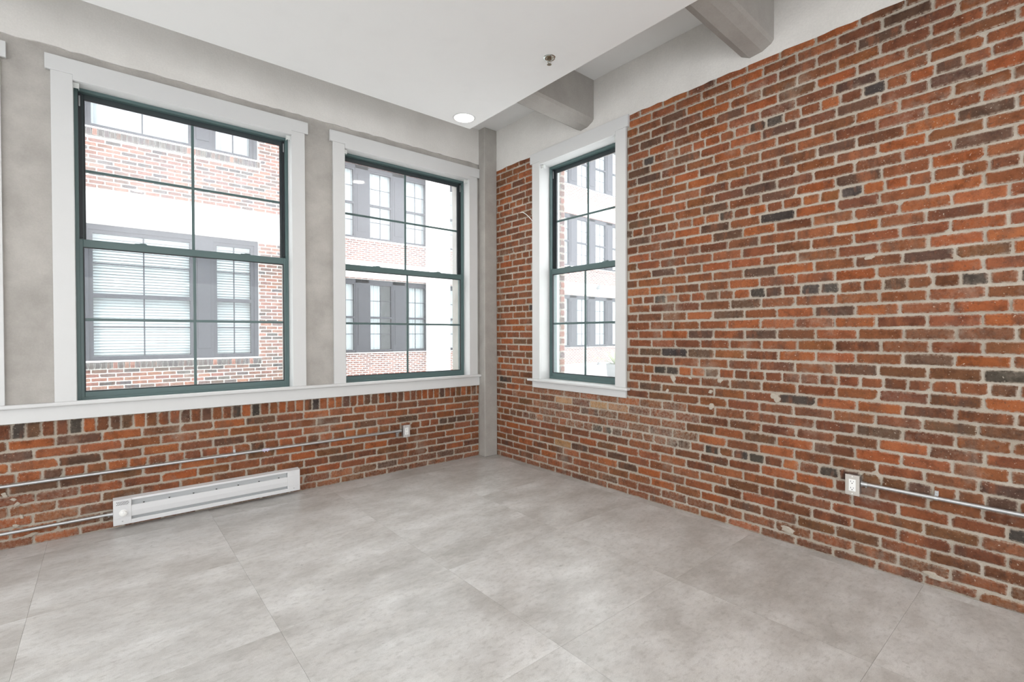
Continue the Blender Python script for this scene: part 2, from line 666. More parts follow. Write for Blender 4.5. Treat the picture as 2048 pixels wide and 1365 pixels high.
W_STRETCH = [('mid', 50), ('brown', 30), ('orange', 13), ('dark', 6.5), ('char', 0.5)]
W_HEAD = [('mid', 42), ('orange', 18), ('brown', 22), ('dark', 13), ('char', 5)]
specs = []
for k in range(-1, 46):
    z0, z1 = BASE + COURSE * k, BASE + COURSE * (k + 1)
    z0, z1 = max(z0, 0.004), min(z1, BRICK_TOP_R + 0.012)
    if z1 - z0 < 0.016:
        continue
    jz = 0.0115
    head = k % 8 == 6
    cuts = [(WR0, WR1)] if (z1 > 0.805) else []
    if head:
        spans = split_row(0.0, 5.6, 0.012, 0.1035, 0.005, 0.011, cuts)
    else:
        ph = (3.925 if k % 2 else 4.025) + random.uniform(-0.012, 0.012)
        spans = split_row(0.0, 5.6, ph, 0.209, 0.007, 0.0115, cuts)
    for a, b in spans:
        w = W_HEAD if head else W_STRETCH
        if z0 < 0.12:
            w = [('mid', 60), ('brown', 30), ('orange', 10)]
        kind = pick(w)
        if kind == 'dark' and a < 0.7:
            kind = 'brown'
        if a > 2.7 and z0 < 1.3 and kind in ('mid', 'orange') and random.random() < 0.45:
            kind = 'brown'
        if a < 2.6 and 0.9 < z0 < 1.9 and kind == 'brown' and random.random() < 0.4:
            kind = 'mid'
        film = random.choice((0, 0, 0, 0.1, 0.2))
        if 0.6 < a < 2.35 and 0.42 < z0 < 0.80:
            film = random.uniform(0.32, 0.58)
        if z0 < 0.06:
            film = random.uniform(0.2, 0.4)
        j0, j1 = random.uniform(-0.0015, 0.0015), random.uniform(-0.0015, 0.0015)
        specs.append((a, b, z0 + (jz / 2 if k >= 0 else 0) + j0, z1 - jz / 2 + j1, tint(kind), random.uniform(0.0, 0.0045), film))
DARK_R = [(2.982, 2.675), (2.886, 2.664), (3.326, 2.746), (2.719, 2.798), (2.244, 2.927), (2.002, 2.809), (3.298, 2.407), (3.941, 2.395), (3.745, 2.425), (3.915, 2.262), (2.482, 2.068), (2.949, 2.279), (3.443, 2.22), (2.196, 1.797), (2.912, 1.736), (2.626, 1.474), (3.349, 1.468), (3.711, 1.185), (2.557, 1.046), (3.503, 0.767), (3.713, 0.856), (3.379, 0.506)]
CHAR_R = [(2.982, 2.675), (2.886, 2.664), (2.882, 1.598), (3.191, 1.6), (3.926, 1.595), (2.256, 1.044), (3.28, 0.496), (2.779, 0.501), (2.667, 2.131), (4.049, 1.602), (3.086, 0.911)]
ORANGE_R = [(2.441, 2.93), (3.311, 2.666), (2.553, 2.677), (2.442, 2.683), (2.582, 2.552), (3.585, 2.136), (3.823, 2.083), (3.924, 2.006), (3.187, 2.061), (3.154, 2.139), (2.451, 2.405), (2.533, 2.135), (3.709, 1.998), (3.818, 1.797), (3.931, 1.875), (2.327, 2.072), (2.852, 1.992), (3.094, 3.059), (3.284, 3.075), (3.791, 2.369), (3.667, 2.318), (3.396, 1.668), (3.076, 1.731), (3.815, 1.665), (2.788, 1.395), (2.986, 1.391), (2.451, 1.594), (2.774, 1.652), (3.066, 1.456), (3.388, 1.399), (3.517, 1.46), (3.931, 1.47), (2.162, 1.657), (3.079, 1.187), (3.292, 1.181), (2.345, 1.049), (2.446, 1.054), (3.303, 0.904), (2.967, 0.441), (3.591, 0.649)]
TAN_R = [(1.059, 0.716), (1.456, 0.718), (1.671, 0.719), (1.115, 0.306)]
apply_marks(specs, [('dark', DARK_R), ('char', CHAR_R), ('orange', ORANGE_R), ('tan', TAN_R)])
lay_bricks(specs, TR, wall_right, 'brick')


def band_profile(lo, hi, step, amp, base):
    n = int((hi - lo) / step)
    return [(lo + (hi - lo) * k / n, base + random.uniform(-amp, amp)) for k in range(n + 1)]


def wavy_band(name, T3, lo, hi, base, top, n_front, n_back, parent, mat, amp=0.006, step=0.07):
    pr = band_profile(lo, hi, step, amp, base)
    mb = MB()
    for (a, za), (b, zb) in zip(pr[:-1], pr[1:]):
        vs = [T3(a, n_front, za), T3(b, n_front, zb), T3(b, n_front, top), T3(a, n_front, top),
              T3(a, n_back, za), T3(b, n_back, zb), T3(b, n_back, top), T3(a, n_back, top)]
        mb._add(vs, [(0, 1, 2, 3), (4, 7, 6, 5), (0, 4, 5, 1), (3, 2, 6, 7)])
    e = len(pr) - 1
    a, za = pr[0]
    b, zb = pr[e]
    mb._add([T3(a, n_front, za), T3(a, n_front, top), T3(a, n_back, top), T3(a, n_back, za)], [(0, 1, 2, 3)])
    mb._add([T3(b, n_front, zb), T3(b, n_front, top), T3(b, n_back, top), T3(b, n_back, zb)], [(3, 2, 1, 0)])
    return mb.build(name, mat, parent)


wavy_band('plaster_band', TR, -0.35, 6.6, BRICK_TOP_R, CEIL, -0.004, THICK, wall_right, 'band_plaster', 0.006)
def mortar_patch(T3, parent, u, z, r, squash=1.0):
    n = 13
    ph = random.random() * 6
    rr = [r * (1 + 0.28 * math.sin(2 * math.pi * k / n * 2 + ph) + random.uniform(-0.22, 0.22)) for k in range(n)]
    ring = lambda s, nn: [T3(u + rr[k] * s * math.cos(2 * math.pi * k / n), nn, z + rr[k] * s * squash * math.sin(2 * math.pi * k / n)) for k in range(n)]
    mb = MB()
    mb._add(ring(0.55, -0.0075) + ring(0.9, -0.0055) + ring(1.05, 0.006),
            [tuple(range(n))] + [(n + k, n + (k + 1) % n, (k + 1) % n, k) for k in range(n)] + [(2 * n + k, 2 * n + (k + 1) % n, n + (k + 1) % n, n + k) for k in range(n)])
    mb.build('mortar_patch', 'mortar', parent, origin=T3(u, 0, z))


for u, z, r, q in ((2.248, 0.984, 0.026, 0.9), (2.976, 0.907, 0.028, 1.0), (2.550, 0.805, 0.026, 0.8), (3.465, 1.738, 0.022, 0.7), (2.198, 0.881, 0.015, 1.2),
                   (2.614, 0.992, 0.018, 1.2), (2.384, 0.996, 0.014, 0.8), (2.543, 0.906, 0.018, 0.7), (3.750, 0.060, 0.05, 0.35), (3.05, 0.085, 0.05, 0.35)):
    mortar_patch(TR, wall_right, u, z, r, q)
# outer reveal of the opening: toothed brick ends with pale mortar
mb = MB()
for k in range(30):
    z0 = 0.86 + k * 0.0715
    add_brick(mb, lambda u, n, z: (u, -OPR0 - 0.006 + n, z), 0.268 + (0.016 if k % 2 else 0.0), 0.345, z0, z0 + 0.058, tint('pale'), 0.006)
mb.build('reveal_brick', 'ext_brick', wall_right, kind='stuff')
MB().box(0.203, 0.262, -OPR0 - 0.012, -OPR0, 0.86, 2.98).build('brick_mould', 'liner_green', wall_right)

# ---- left wall with the windows (plane y = 0, u = x)
TL = lambda u, n, z: (u, n, z)
SILL_BRICK = 0.768
OPEN_L = [(-5.20, -3.825), (-3.435, -2.065), (-1.665, -0.275)]
LINTEL0, LINTEL1 = 2.99, 3.16
mb = MB()
mb.box(-6.6, 0.0, 0.0055, THICK, -0.30, SILL_BRICK + 0.08)
wall_left = mb.build('wall_left', 'mortar', kind='structure', label='window wall with low brick base below the sill')
solid = []
edge = -6.6
for a, b in OPEN_L:
    solid.append((edge, a))
    edge = b
solid.append((edge, 0.0))
for a, b in solid:
    MB().box(a, b, 0.0, THICK, SILL_BRICK + 0.08, LINTEL0).build('pier', 'grey_plaster', wall_left)
MB().box(-6.6, 0.0, 0.004, THICK, LINTEL0, LINTEL1).build('lintel', 'grey_plaster', wall_left)
wavy_band('plaster_band', TL, -6.6, 0.0, 3.148, CEIL, -0.012, THICK, wall_left, 'band_plaster', 0.005, 0.05)

specs = []
for k in range(-1, 9):
    z0, z1 = max(BASE + COURSE * k, 0.004), BASE + COURSE * (k + 1)
    head = k == 5
    lo, hi = -5.2, -0.165
    if head:
        spans = split_row(lo, hi, -0.24, 0.108, 0.005, 0.011)
    else:
        spans = split_row(lo, hi, -0.265 if k % 2 == 0 else -0.375, 0.2165, 0.007, 0.011)
    for a, b in spans:
        kind = pick([('mid', 50), ('brown', 26), ('orange', 14), ('dark', 9)])
        j0, j1 = random.uniform(-0.0015, 0.0015), random.uniform(-0.0015, 0.0015)
        specs.append((a, b, z0 + (0.0055 if k >= 0 else 0) + j0, z1 - 0.0055 + j1, tint(kind), random.uniform(0, 0.0045), 0.35 if (z0 < 0.06 or (a < -3.6 and z0 < 0.3)) else random.choice((0, 0, 0.1, 0.2))))
z0 = BASE + COURSE * 9
for a, b in split_row(-5.2, -0.165, -0.20, 0.0664, 0.003, 0.0085):
    kind = pick([('mid', 46), ('orange', 20), ('brown', 26), ('dark', 8)])
    specs.append((a, b, z0 + 0.006, SILL_BRICK - 0.002 + random.uniform(-0.003, 0.001), tint(kind), random.uniform(0, 0.006)))
DARK_L = [(-3.66, 0.703), (-3.393, 0.709), (-3.128, 0.716), (-3.589, 0.712), (-3.483, 0.481), (-3.752, 0.552), (-3.352, 0.356), (-3.626, 0.356), (-1.94, 0.702), (-1.408, 0.716), (-1.61, 0.711), (-1.335, 0.695), (-0.503, 0.42), (-0.399, 0.417)]
CHAR_L = [(-3.66, 0.703), (-3.393, 0.709), (-2.47, 0.716), (-2.332, 0.708), (-1.873, 0.71)]
ORANGE_L = [(-3.325, 0.712), (-3.056, 0.716), (-3.551, 0.613), (-3.154, 0.617), (-3.685, 0.428), (-3.143, 0.419), (-3.246, 0.417), (-2.402, 0.722), (-2.515, 0.62), (-2.133, 0.714), (-2.006, 0.716), (-2.078, 0.426), (-2.839, 0.423), (-2.098, 0.352), (-1.816, 0.708), (-1.744, 0.709), (-1.678, 0.702), (-1.269, 0.711), (-1.839, 0.43), (-1.337, 0.423)]
apply_marks(specs, [('dark', DARK_L), ('char', CHAR_L), ('orange', ORANGE_L)])
lay_bricks(specs, TL, wall_left, 'brick')

for u, z, r, q in ((-3.750, 0.336, 0.016, 0.8), (-3.711, 0.300, 0.013, 0.9), (-3.697, 0.268, 0.012, 1.4), (-3.678, 0.186, 0.012, 1.1), (-3.703, 0.136, 0.015, 0.7),
                   (-3.295, 0.533, 0.012, 0.7), (-3.639, 0.062, 0.03, 0.4)):
    mortar_patch(TL, wall_left, u, z, r, q)
# corner column
mb = MB()
mb.box(-0.168, 0.0, -0.112, 0.0, 0.0, CEIL)
mb.build('corner_column', 'column_paint', wall_left, bevel=0.008)

# ------------------------------------------------------------------ ceiling, dropped panel, beams
mb = MB().box(BACK, THICK, BACK, THICK, CEIL, CEIL + 0.25)
ceiling = mb.build('ceiling', 'ceiling_white', kind='structure', label='white plaster ceiling above the dropped panel')
MB().box(BACK, SOF_X, BACK, SOF_Y, SOFFIT, CEIL).build('dropped_panel', 'ceiling_white', ceiling, bevel=0.003)
for yf in (-1.475, -2.955):
    prof = [(yf, CEIL), (yf, 3.185), (yf + 0.015, 3.165), (yf + 0.07, 3.138), (yf + 0.15, 3.130), (yf + 0.205, 3.160), (yf + 0.22, 3.185), (yf + 0.22, CEIL)]
    mb = MB()
    mb.prism(prof, lambda y, z: (0.0, y, z), lambda y, z: (-0.95, y, z + (0.035 if z < 3.4 else 0)))
    mb.build('concrete_beam', 'beam_paint', ceiling)


# the rest of the room behind the camera: white walls, long openings added and sized for sky fill
mb = MB()
mb.box(BACK - 0.2, THICK, BACK - 0.2, BACK, -0.30, 0.80)
mb.box(BACK - 0.2, THICK, BACK - 0.2, BACK, 2.30, CEIL)
mb.build('wall_front', 'ceiling_white', kind='structure', label='white wall behind the camera with openings added for sky fill')
mb = MB()
mb.box(BACK - 0.2, BACK, BACK, THICK, -0.30, 0.80)
mb.box(BACK - 0.2, BACK, BACK, THICK, 2.30, CEIL)
mb.build('wall_side', 'ceiling_white', kind='structure', label='white wall left of the picture with openings added for sky fill')


# ------------------------------------------------------------------ windows
def make_window(name, loc, rz, w, z0, z1, label, sill_depth, own_sill=False, gl='glass'):
    """local axes: u to the right, n out of the room, z up"""
    root = empty(name, loc, rz, kind='structure', label=label)
    nf = sill_depth                     # where the sash frame starts
    cw = 0.105
    P = dict(parent=root)
    zc = 2.997
    for a, b in ((-cw, 0.0), (w, w + cw)):
        MB().box(a, b, -0.021, 0.0, z0, zc).build('side_casing', 'white_paint', bevel=0.002, **P)
    poly = [(-cw - 0.026, 3.093), (-cw - 0.026, zc), (0.0, zc), (0.0, z1), (w, z1), (w, zc), (w + cw + 0.026, zc), (w + cw + 0.026, 3.093)]
    MB().prism(poly, lambda u, z: (u, -0.026, z), lambda u, z: (u, 0.0, z)).build('head_casing', 'white_paint', bevel=0.002, **P)
    for a, b in ((-0.018, 0.0), (w, w + 0.018)):
        MB().box(a, b, 0.0, nf, z0, z1 + 0.018).build('jamb', 'white_paint', **P)
    MB().box(0.0, w, 0.0, nf, z1, z1 + 0.018).build('head_jamb', 'white_paint', **P)
    MB().box(0.0, w, 0.0, nf + 0.05, z0 - 0.022, z0).build('inner_sill', 'white_paint', **P)
    if own_sill:
        MB().box(-cw - 0.048, w + cw + 0.035, -0.052, 0.0, z0 - 0.022, z0).build('stool', 'white_paint', bevel=0.006, **P)
        MB().box(-cw - 0.002, w + cw + 0.002, -0.02, 0.0, 0.792, z0 - 0.022).build('apron', 'white_paint', bevel=0.002, **P)
    # fixed frame
    fz0, fz1 = z0, z1 + 0.004
    mb = MB()
    mb.box(0.0, 0.020, nf, nf + 0.085, fz0, fz1)
    mb.box(w - 0.020, w, nf, nf + 0.085, fz0, fz1)
    mb.box(0.020, w - 0.020, nf, nf + 0.085, fz1 - 0.024, fz1)
    mb.box(0.020, w - 0.020, nf, nf + 0.085, fz0, fz0 + 0.022)
    mb.build('frame', 'sash_green', bevel=0.0015, **P)
    mid = 1.932
    mt = 0.019

    def sash(nm, u0, u1, za, zb, n0, n1, st, top, bot, matf):
        s = MB()
        s.box(u0, u0 + st, n0, n1, za, zb)
        s.box(u1 - st, u1, n0, n1, za, zb)
        s.box(u0 + st, u1 - st, n0, n1, zb - top, zb)
        s.box(u0 + st, u1 - st, n0, n1, za, za + bot)
        so = s.build(nm, matf, bevel=0.0025, **P)
        gu0, gu1, gz0, gz1 = u0 + st, u1 - st, za + bot, zb - top
        nm_ = (n0 + n1) / 2
        pn = MB().box(gu0, gu1, nm_, nm_ + 0.004, gz0, gz1)
        pn.mi = [1, 1, 0, 1, 1, 1]
        pn.build('pane', [gl if nm == 'upper_sash' else 'glass_faint_veil', 'clear_glass'], so)
        uc, zm = (u0 + u1) / 2, (gz0 + gz1) / 2
        MB().box(uc - mt / 2, uc + mt / 2, nm_ - 0.009, nm_ - 0.0005, gz0, gz1).build('muntin', 'sash_green', so, bevel=0.002)
        MB().box(gu0, uc - mt / 2, nm_ - 0.009, nm_ - 0.0005, zm - mt / 2, zm + mt / 2).build('muntin', 'sash_green', so, bevel=0.002)
        MB().box(uc + mt / 2, gu1, nm_ - 0.009, nm_ - 0.0005, zm - mt / 2, zm + mt / 2).build('muntin', 'sash_green', so, bevel=0.002)
        g = MB()
        e = 0.006
        g.box(gu0, gu0 + e, n0 - 0.001, nm_ - 0.001, gz0, gz1)
        g.box(gu1 - e, gu1, n0 - 0.001, nm_ - 0.001, gz0, gz1)
        g.box(gu0 + e, gu1 - e, n0 - 0.001, nm_ - 0.001, gz1 - e, gz1)
        g.box(gu0 + e, gu1 - e, n0 - 0.001, nm_ - 0.001, gz0, gz0 + e)
        g.build('gasket', 'gasket', so)
        return so
    sash('upper_sash', 0.018, w - 0.018, mid - 0.02, fz1 - 0.022, nf + 0.046, nf + 0.072, 0.030, 0.034, 0.036, 'sash_dark')
    lo = sash('lower_sash', 0.008, w - 0.008, fz0 + 0.018, mid + 0.026, nf + 0.006, nf + 0.036, 0.030, 0.052, 0.040, 'sash_green')
    # balance channels and little latches at the top of the channels
    for a, b in ((0.019, 0.036), (w - 0.036, w - 0.019)):
        MB().box(a, b, nf + 0.03, nf + 0.044, mid + 0.04, fz1 - 0.025).build('balance_channel', 'gasket', **P)
        c = (a + b) / 2
        MB().box(c - 0.004, c + 0.004, nf + 0.024, nf + 0.03, fz1 - 0.115, fz1 - 0.045).build('latch', 'galvanised', bevel=0.001, **P)
    for f in (0.26, 0.76):
        MB().box(w * f - 0.035, w * f + 0.035, nf + 0.008, nf + 0.030, mid + 0.026, mid + 0.031).box(
            w * f - 0.006, w * f + 0.030, nf + 0.012, nf + 0.024, mid + 0.031, mid + 0.036).build('sash_lock', 'sash_green', lo, bevel=0.001)
    # blind brackets left in the upper corners
    for a in (0.0, w - 0.030):
        mb = MB()
        mb.box(a, a + 0.030, 0.006, 0.010, z1 - 0.036, z1 - 0.002)
        mb.box(a, a + 0.030, 0.010, 0.036, z1 - 0.005, z1 - 0.001)
        mb.box(a, a + 0.003, 0.010, 0.036, z1 - 0.036, z1 - 0.005)
        mb.box(a + 0.027, a + 0.030, 0.010, 0.036, z1 - 0.036, z1 - 0.005)
        mb.box(a + 0.008, a + 0.022, 0.004, 0.006, z1 - 0.028, z1 - 0.016)
        mb.build('blind_bracket', 'clear_plastic', **P)
    # outer half screen in front of the lower sash
    mb = MB().box(0.022, w - 0.022, nf + 0.078, nf + 0.080, fz0 + 0.03, mid)
    mb.build('insect_screen', 'screen', **P)
    return root


make_window('window_1', (-3.415, 0, 0), 0, 1.335, 0.874, 2.962, 'large green-framed sash window farthest from the corner column', 0.085)
make_window('window_2', (-1.635, 0, 0), 0, 1.335, 0.874, 2.962, 'green-framed sash window beside the corner column', 0.085)
make_window('window_3', (0, -0.805, 0), R(-90), 0.915, 0.876, 2.968, 'narrow green-framed sash window set in the tall brick wall', 0.115, True, 'glass_faint_veil')
make_window('window_4', (-5.180, 0, 0), 0, 1.335, 0.874, 2.962, 'sash window cut off by the left picture edge, only its casing showing', 0.085)

# continuous stool and apron along the left wall
t1 = empty('trim_1', (-3.3, 0, 0.85), kind='structure', label='long white sill and apron above the low brick base')
mb = MB().box(-6.6, -0.150, -0.048, 0.0, 0.860, 0.886)
ob = mb.build('stool', 'white_paint', t1, bevel=0.007, origin=(-3.3, 0, 0.85))
ob.location = (0, 0, 0)
ob = MB().box(-6.6, -0.170, -0.020, 0.004, SILL_BRICK, 0.860).build('apron', 'white_paint', t1, bevel=0.002, origin=(-3.3, 0, 0.85))
ob.location = (0, 0, 0)

# ------------------------------------------------------------------ baseboard heater (local: u right, n to the wall (0 = wall), z up)
hx0, hx1 = -3.240, -2.045
hz0, hz1 = 0.030, 0.207
root = empty('baseboard_heater', (hx0, 0, 0), 0, label='long white electric baseboard heater on the low brick wall', cat='heater')
L = hx1 - hx0
MB().box(0.002, L - 0.002, -0.030, -0.0045, hz0 + 0.004, hz1 - 0.002).build('back_housing', 'heater_white', root)
# fin pocket seen through the slots
MB().box(0.098, L - 0.098, -0.036, -0.030, hz0 + 0.02, hz1 - 0.02).build('fin_pocket', 'slot_shadow', root)
# top lip: sloped hood
prof = [(-0.0045, hz1), (-0.056, hz1 - 0.006), (-0.062, hz1 - 0.014), (-0.062, hz1 - 0.020), (-0.056, hz1 - 0.018), (-0.0045, hz1 - 0.010)]
MB().prism(prof, lambda n, z: (0.0, n, z), lambda n, z: (L, n, z)).build('top_hood', 'heater_white', root, bevel=0.001)
prof = [(-0.0045, hz0), (-0.064, hz0), (-0.064, hz0 + 0.026), (-0.058, hz0 + 0.029), (-0.040, hz0 + 0.012), (-0.0045, hz0 + 0.012)]
MB().prism(prof, lambda n, z: (0.0, n, z), lambda n, z: (L, n, z)).build('bottom_lip', 'heater_white', root, bevel=0.001)
# front cover strip, slightly bowed
prof = [(-0.056, 0.076), (-0.063, 0.079), (-0.066, 0.115), (-0.063, 0.150), (-0.056, 0.154)]
MB().prism(prof, lambda n, z: (0.090, n, z), lambda n, z: (L - 0.090, n, z)).build('front_cover', 'heater_white', root)
for a, b in ((0.0, 0.097), (L - 0.097, L)):
    cap = MB().box(a, b, -0.0655, -0.0045, hz0 + 0.002, hz1 - 0.006).build('end_cap', 'heater_white', root, bevel=0.003)
    MB().box(a + 0.001, b - 0.001, -0.0675, -0.064, 0.074, 0.155).build('raised_plate', 'heater_white', cap, bevel=0.0015)
    s = MB().lathe([(0.0045, 0), (0.0045, 0.0015), (0.002, 0.0025), (0, 0.0025)], ((a + b) / 2, -0.0655, hz0 + 0.024), (0, -1, 0), 12)
    s.build('screw', 'galvanised', cap)
knob = MB().lathe([(0.0225, 0), (0.0225, 0.003), (0.0185, 0.004), (0.0175, 0.017), (0.015, 0.019), (0, 0.019)], (0.053, -0.0675, 0.110), (0, -1, 0), 28)
ko = knob.build('thermostat_knob', 'plastic_white', root, smooth=True)
MB().box(0.0522, 0.0538, -0.0872, -0.0864, 0.111, 0.125).build('pointer', 'slot_shadow', ko)
g = MB()
for i in range(8):
    for j in range(3):
        u = 0.020 + i * 0.0082 + (0.0041 if j % 2 else 0)
        z = 0.168 + j * 0.0085
        g.prism([(u - 0.0032, z), (u, z - 0.0032), (u + 0.0032, z), (u, z + 0.0032)], lambda a, b: (a, -0.0660, b), lambda a, b: (a, -0.0650, b))
g.build('vent_grille', 'dark_hole', root)
for k in range(7):
    u = 0.165 + k * 0.145
    MB().lathe([(0.0032, 0), (0.0032, 0.001), (0, 0.001)], (u, -0.0560, 0.1565), (0, -1, 0), 10).box(u - 0.005, u + 0.005, -0.056, -0.045, 0.1545, 0.1575).build('cover_clip', 'dark_hole', root)


# ------------------------------------------------------------------ conduits and outlets
def outlet(name, loc, rz, label, plate, group=None):
    """local: u right, n into the wall (0 = wall face), z up; centre of the plate at u=0,z=0"""
    root = empty(name, loc, rz, label=label, cat='outlet')
    w, h = 0.0345, 0.0575
    MB().box(-w + 0.004, w - 0.004, -0.048, 0.004, -h + 0.006, h - 0.006).build('box', 'galvanised', root, bevel=0.003)
    pl = MB().box(-w, w, -0.0525, -0.048, -h, h).build('cover_plate', plate, root, bevel=0.0015)
    rc = MB().box(-0.0168, 0.0168, -0.0548, -0.0520, -0.0335, 0.0335).build('receptacle', 'plastic_white', root, bevel=0.0012)
    for s in (1, -1):
        for du, hh in ((-0.0065, 0.0040), (0.0065, 0.0032)):
            MB().box(du - 0.0011, du + 0.0011, -0.0552, -0.0546, s * 0.018 + 0.003 - hh, s * 0.018 + 0.003 + hh).build('slot', 'dark_hole', rc)
        MB().lathe([(0.0028, 0), (0.0028, 0.0006), (0, 0.0006)], (0, -0.0546, s * 0.018 - 0.0075), (0, -1, 0), 10).build('ground_hole', 'dark_hole', rc)
        MB().lathe([(0.0034, 0), (0.003, 0.0012), (0, 0.0014)], (0, -0.0525, s * 0.0475), (0, -1, 0), 12).build('screw', 'plastic_white', pl)
    return root


outlet('wall_outlet', (-1.062, 0, 0.388), 0, 'outlet with light grey plate on the low brick wall under the window sill', 'plate_grey')
outlet('wall_outlet', (0, -3.405, 0.459), R(-90), 'outlet with brushed steel plate on the tall brick wall', 'plate_steel')

PR = 0.0105


def conduit(name, loc, rz, length, label, straps=(), couplings=(), connector=None, tape=None, extra=None):
    root = empty(name, loc, rz, label=label, cat='conduit')
    pts = [(0, -0.022, 0), (length, -0.022, 0)]
    MB().tube(pts, PR, 16).build('pipe', 'galvanised', root, smooth=True)
    for u in straps:
        mb = MB()
        arc = [(u, -0.022 - math.cos(t) * 0.0125, math.sin(t) * 0.0125) for t in [R(-90) + R(180) * k / 8 for k in range(9)]]
        for (x, n, z), (x2, n2, z2) in zip(arc[:-1], arc[1:]):
            mb._add([(u - 0.008, n, z), (u + 0.008, n, z), (u + 0.008, n2, z2), (u - 0.008, n2, z2)], [(0, 1, 2, 3)])
        mb.box(u - 0.008, u + 0.008, -0.0235, -0.004, 0.0112, 0.0125)
        mb.box(u - 0.008, u + 0.008, -0.0065, -0.004, 0.0125, 0.034)
        mb.box(u - 0.008, u + 0.008, -0.0235, -0.004, -0.0125, -0.0112)
        st = mb.build('strap', 'galvanised', root)
        MB().lathe([(0.005, 0), (0.004, 0.002), (0, 0.003)], (u, -0.0065, 0.024), (0, -1, 0), 10).build('screw', 'galvanised', st)
    for u in couplings:
        MB().tube([(u - 0.03, -0.022, 0), (u + 0.03, -0.022, 0)], 0.0132, 16).build('coupling', 'galvanised', root, smooth=True)
        MB().lathe([(0.004, 0), (0.004, 0.005), (0, 0.005)], (u + 0.015, -0.022, -0.012), (0, 0, -1), 8).build('set_screw', 'galvanised', root)
    if connector is not None:
        for u, sgn in connector:
            MB().tube([(u, -0.022, 0), (u + sgn * 0.022, -0.022, 0), (u + sgn * 0.022, -0.022, 0), (u + sgn * 0.030, -0.022, 0)], [0.0135, 0.0135, 0.0160, 0.0160], 16).build('connector', 'galvanised', root)
            MB().lathe([(0.0035, 0), (0.0035, 0.006), (0, 0.006)], (u + sgn * 0.008, -0.022, -0.012), (0, 0, -1), 8).build('set_screw', 'galvanised', root)
    if tape is not None:
        MB().tube([(tape - 0.026, -0.022, 0), (tape + 0.026, -0.022, 0)], 0.0112, 16).box(tape - 0.012, tape - 0.006, -0.024, -0.02, -0.018, -0.009).box(
            tape + 0.01, tape + 0.016, -0.024, -0.02, -0.017, -0.009).build('tape_wrap', 'tape', root)
    return root


c = conduit('metal_conduit', (-6.4, 0, 0.392), 0, 6.4 - 1.118, 'long steel conduit running under the sill to the outlet', straps=(6.4 - 2.512,), couplings=(6.4 - 2.585,),
            connector=((6.4 - 1.136, 1),), tape=6.4 - 2.293)
MB().box(6.4 - 1.156, 6.4 - 1.138, -0.026, -0.003, -0.055, -0.012).build('hanger_plate', 'galvanised', c)
conduit('metal_conduit', (-6.4, 0, 0.104), 0, 6.4 - 3.262, 'short steel conduit entering the left end of the white heater', connector=((6.4 - 3.270, 1),))
conduit('metal_conduit', (0, -3.452, 0.470), R(-90), 2.1, 'steel conduit leaving the outlet along the tall brick wall', straps=(0.308,), connector=((0.018, -1),), couplings=())

# loose white cable end beside the narrow window
pts = [(-0.012, -0.517, 2.560), (-0.016, -0.550, 2.556), (-0.018, -0.590, 2.536), (-0.016, -0.632, 2.504), (-0.010, -0.668, 2.468), (-0.006, -0.690, 2.440)]
MB().tube(pts, 0.004, 8).build('cable', 'plastic_white', smooth=True, origin=(-0.006, -0.69, 2.44), label='short loose white cable curling on bricks beside the narrow window', cat='cable')

# ------------------------------------------------------------------ recessed light and sprinkler
def recessed_light(x, y, label):
    root = empty('recessed_light', (x, y, SOFFIT), 0, label=label, cat='ceiling light', group='recessed ceiling lights')
    MB().lathe([(0.080, 0.0), (0.081, -0.006), (0.088, -0.005), (0.092, -0.001), (0.092, 0.0)], (0, 0, 0), (0, 0, 1), 40).build('trim_ring', 'white_paint', root, smooth=True)
    MB().lathe([(0.0805, -0.0045), (0.05, -0.0055), (0.0, -0.0058)], (0, 0, 0), (0, 0, 1), 40).build('lens', 'lens', root, smooth=True)
    ld = bpy.data.lights.new('lamp_light', 'AREA')
    ld.shape = 'DISK'
    ld.size = 0.13
    ld.energy = LAMP_W
    ld.color = (1.0, 0.90, 0.78)
    lo_ = link('lamp_light', ld, root)
    lo_.location = (0, 0, -0.008)


LAMP_W = 3.0
recessed_light(-0.992, -0.935, 'round lit ceiling light near the corner of the dropped panel')
for x, y, where in ((-0.992, -3.0, 'beside the second concrete beam, just above the picture'), (-2.95, -3.0, 'over the middle of the open floor'),
                    (-4.9, -3.0, 'over the floor at the left side of the room'), (-0.992, -5.0, 'behind the camera by the tall brick wall'),
                    (-2.95, -5.0, 'behind the camera over the open floor')):
    recessed_light(x, y, 'added unseen fill light ' + where)  # five fixtures added out of view for floor light and ceiling bounce

root = empty('sprinkler_head', (-1.058, -2.000, SOFFIT), 0, label='chrome fire sprinkler hanging from the dropped ceiling panel', cat='sprinkler')
MB().lathe([(0.041, 0.0), (0.041, -0.002), (0.036, -0.005), (0.030, -0.004), (0.027, 0.0)], (0, 0, 0), n=32).build('escutcheon', 'chrome', root, smooth=True)
MB().lathe([(0.027, -0.0005), (0.020, -0.001), (0.0, -0.001)], (0, 0, 0), n=24).build('cup', 'brass', root)
MB().lathe([(0.010, 0.0), (0.012, -0.008), (0.012, -0.014), (0.007, -0.018)], (0, 0, 0), n=16).build('body', 'brass', root)
for s in (-1, 1):
    MB().tube([(s * 0.010, 0, -0.012), (s * 0.014, 0, -0.022), (s * 0.012, 0, -0.033), (s * 0.004, 0, -0.042)], 0.0026, 8).build('frame_arm', 'brass', root)
MB().tube([(0, 0, -0.016), (0, 0, -0.040)], 0.0022, 8).build('bulb', 'chrome', root)
d = MB()
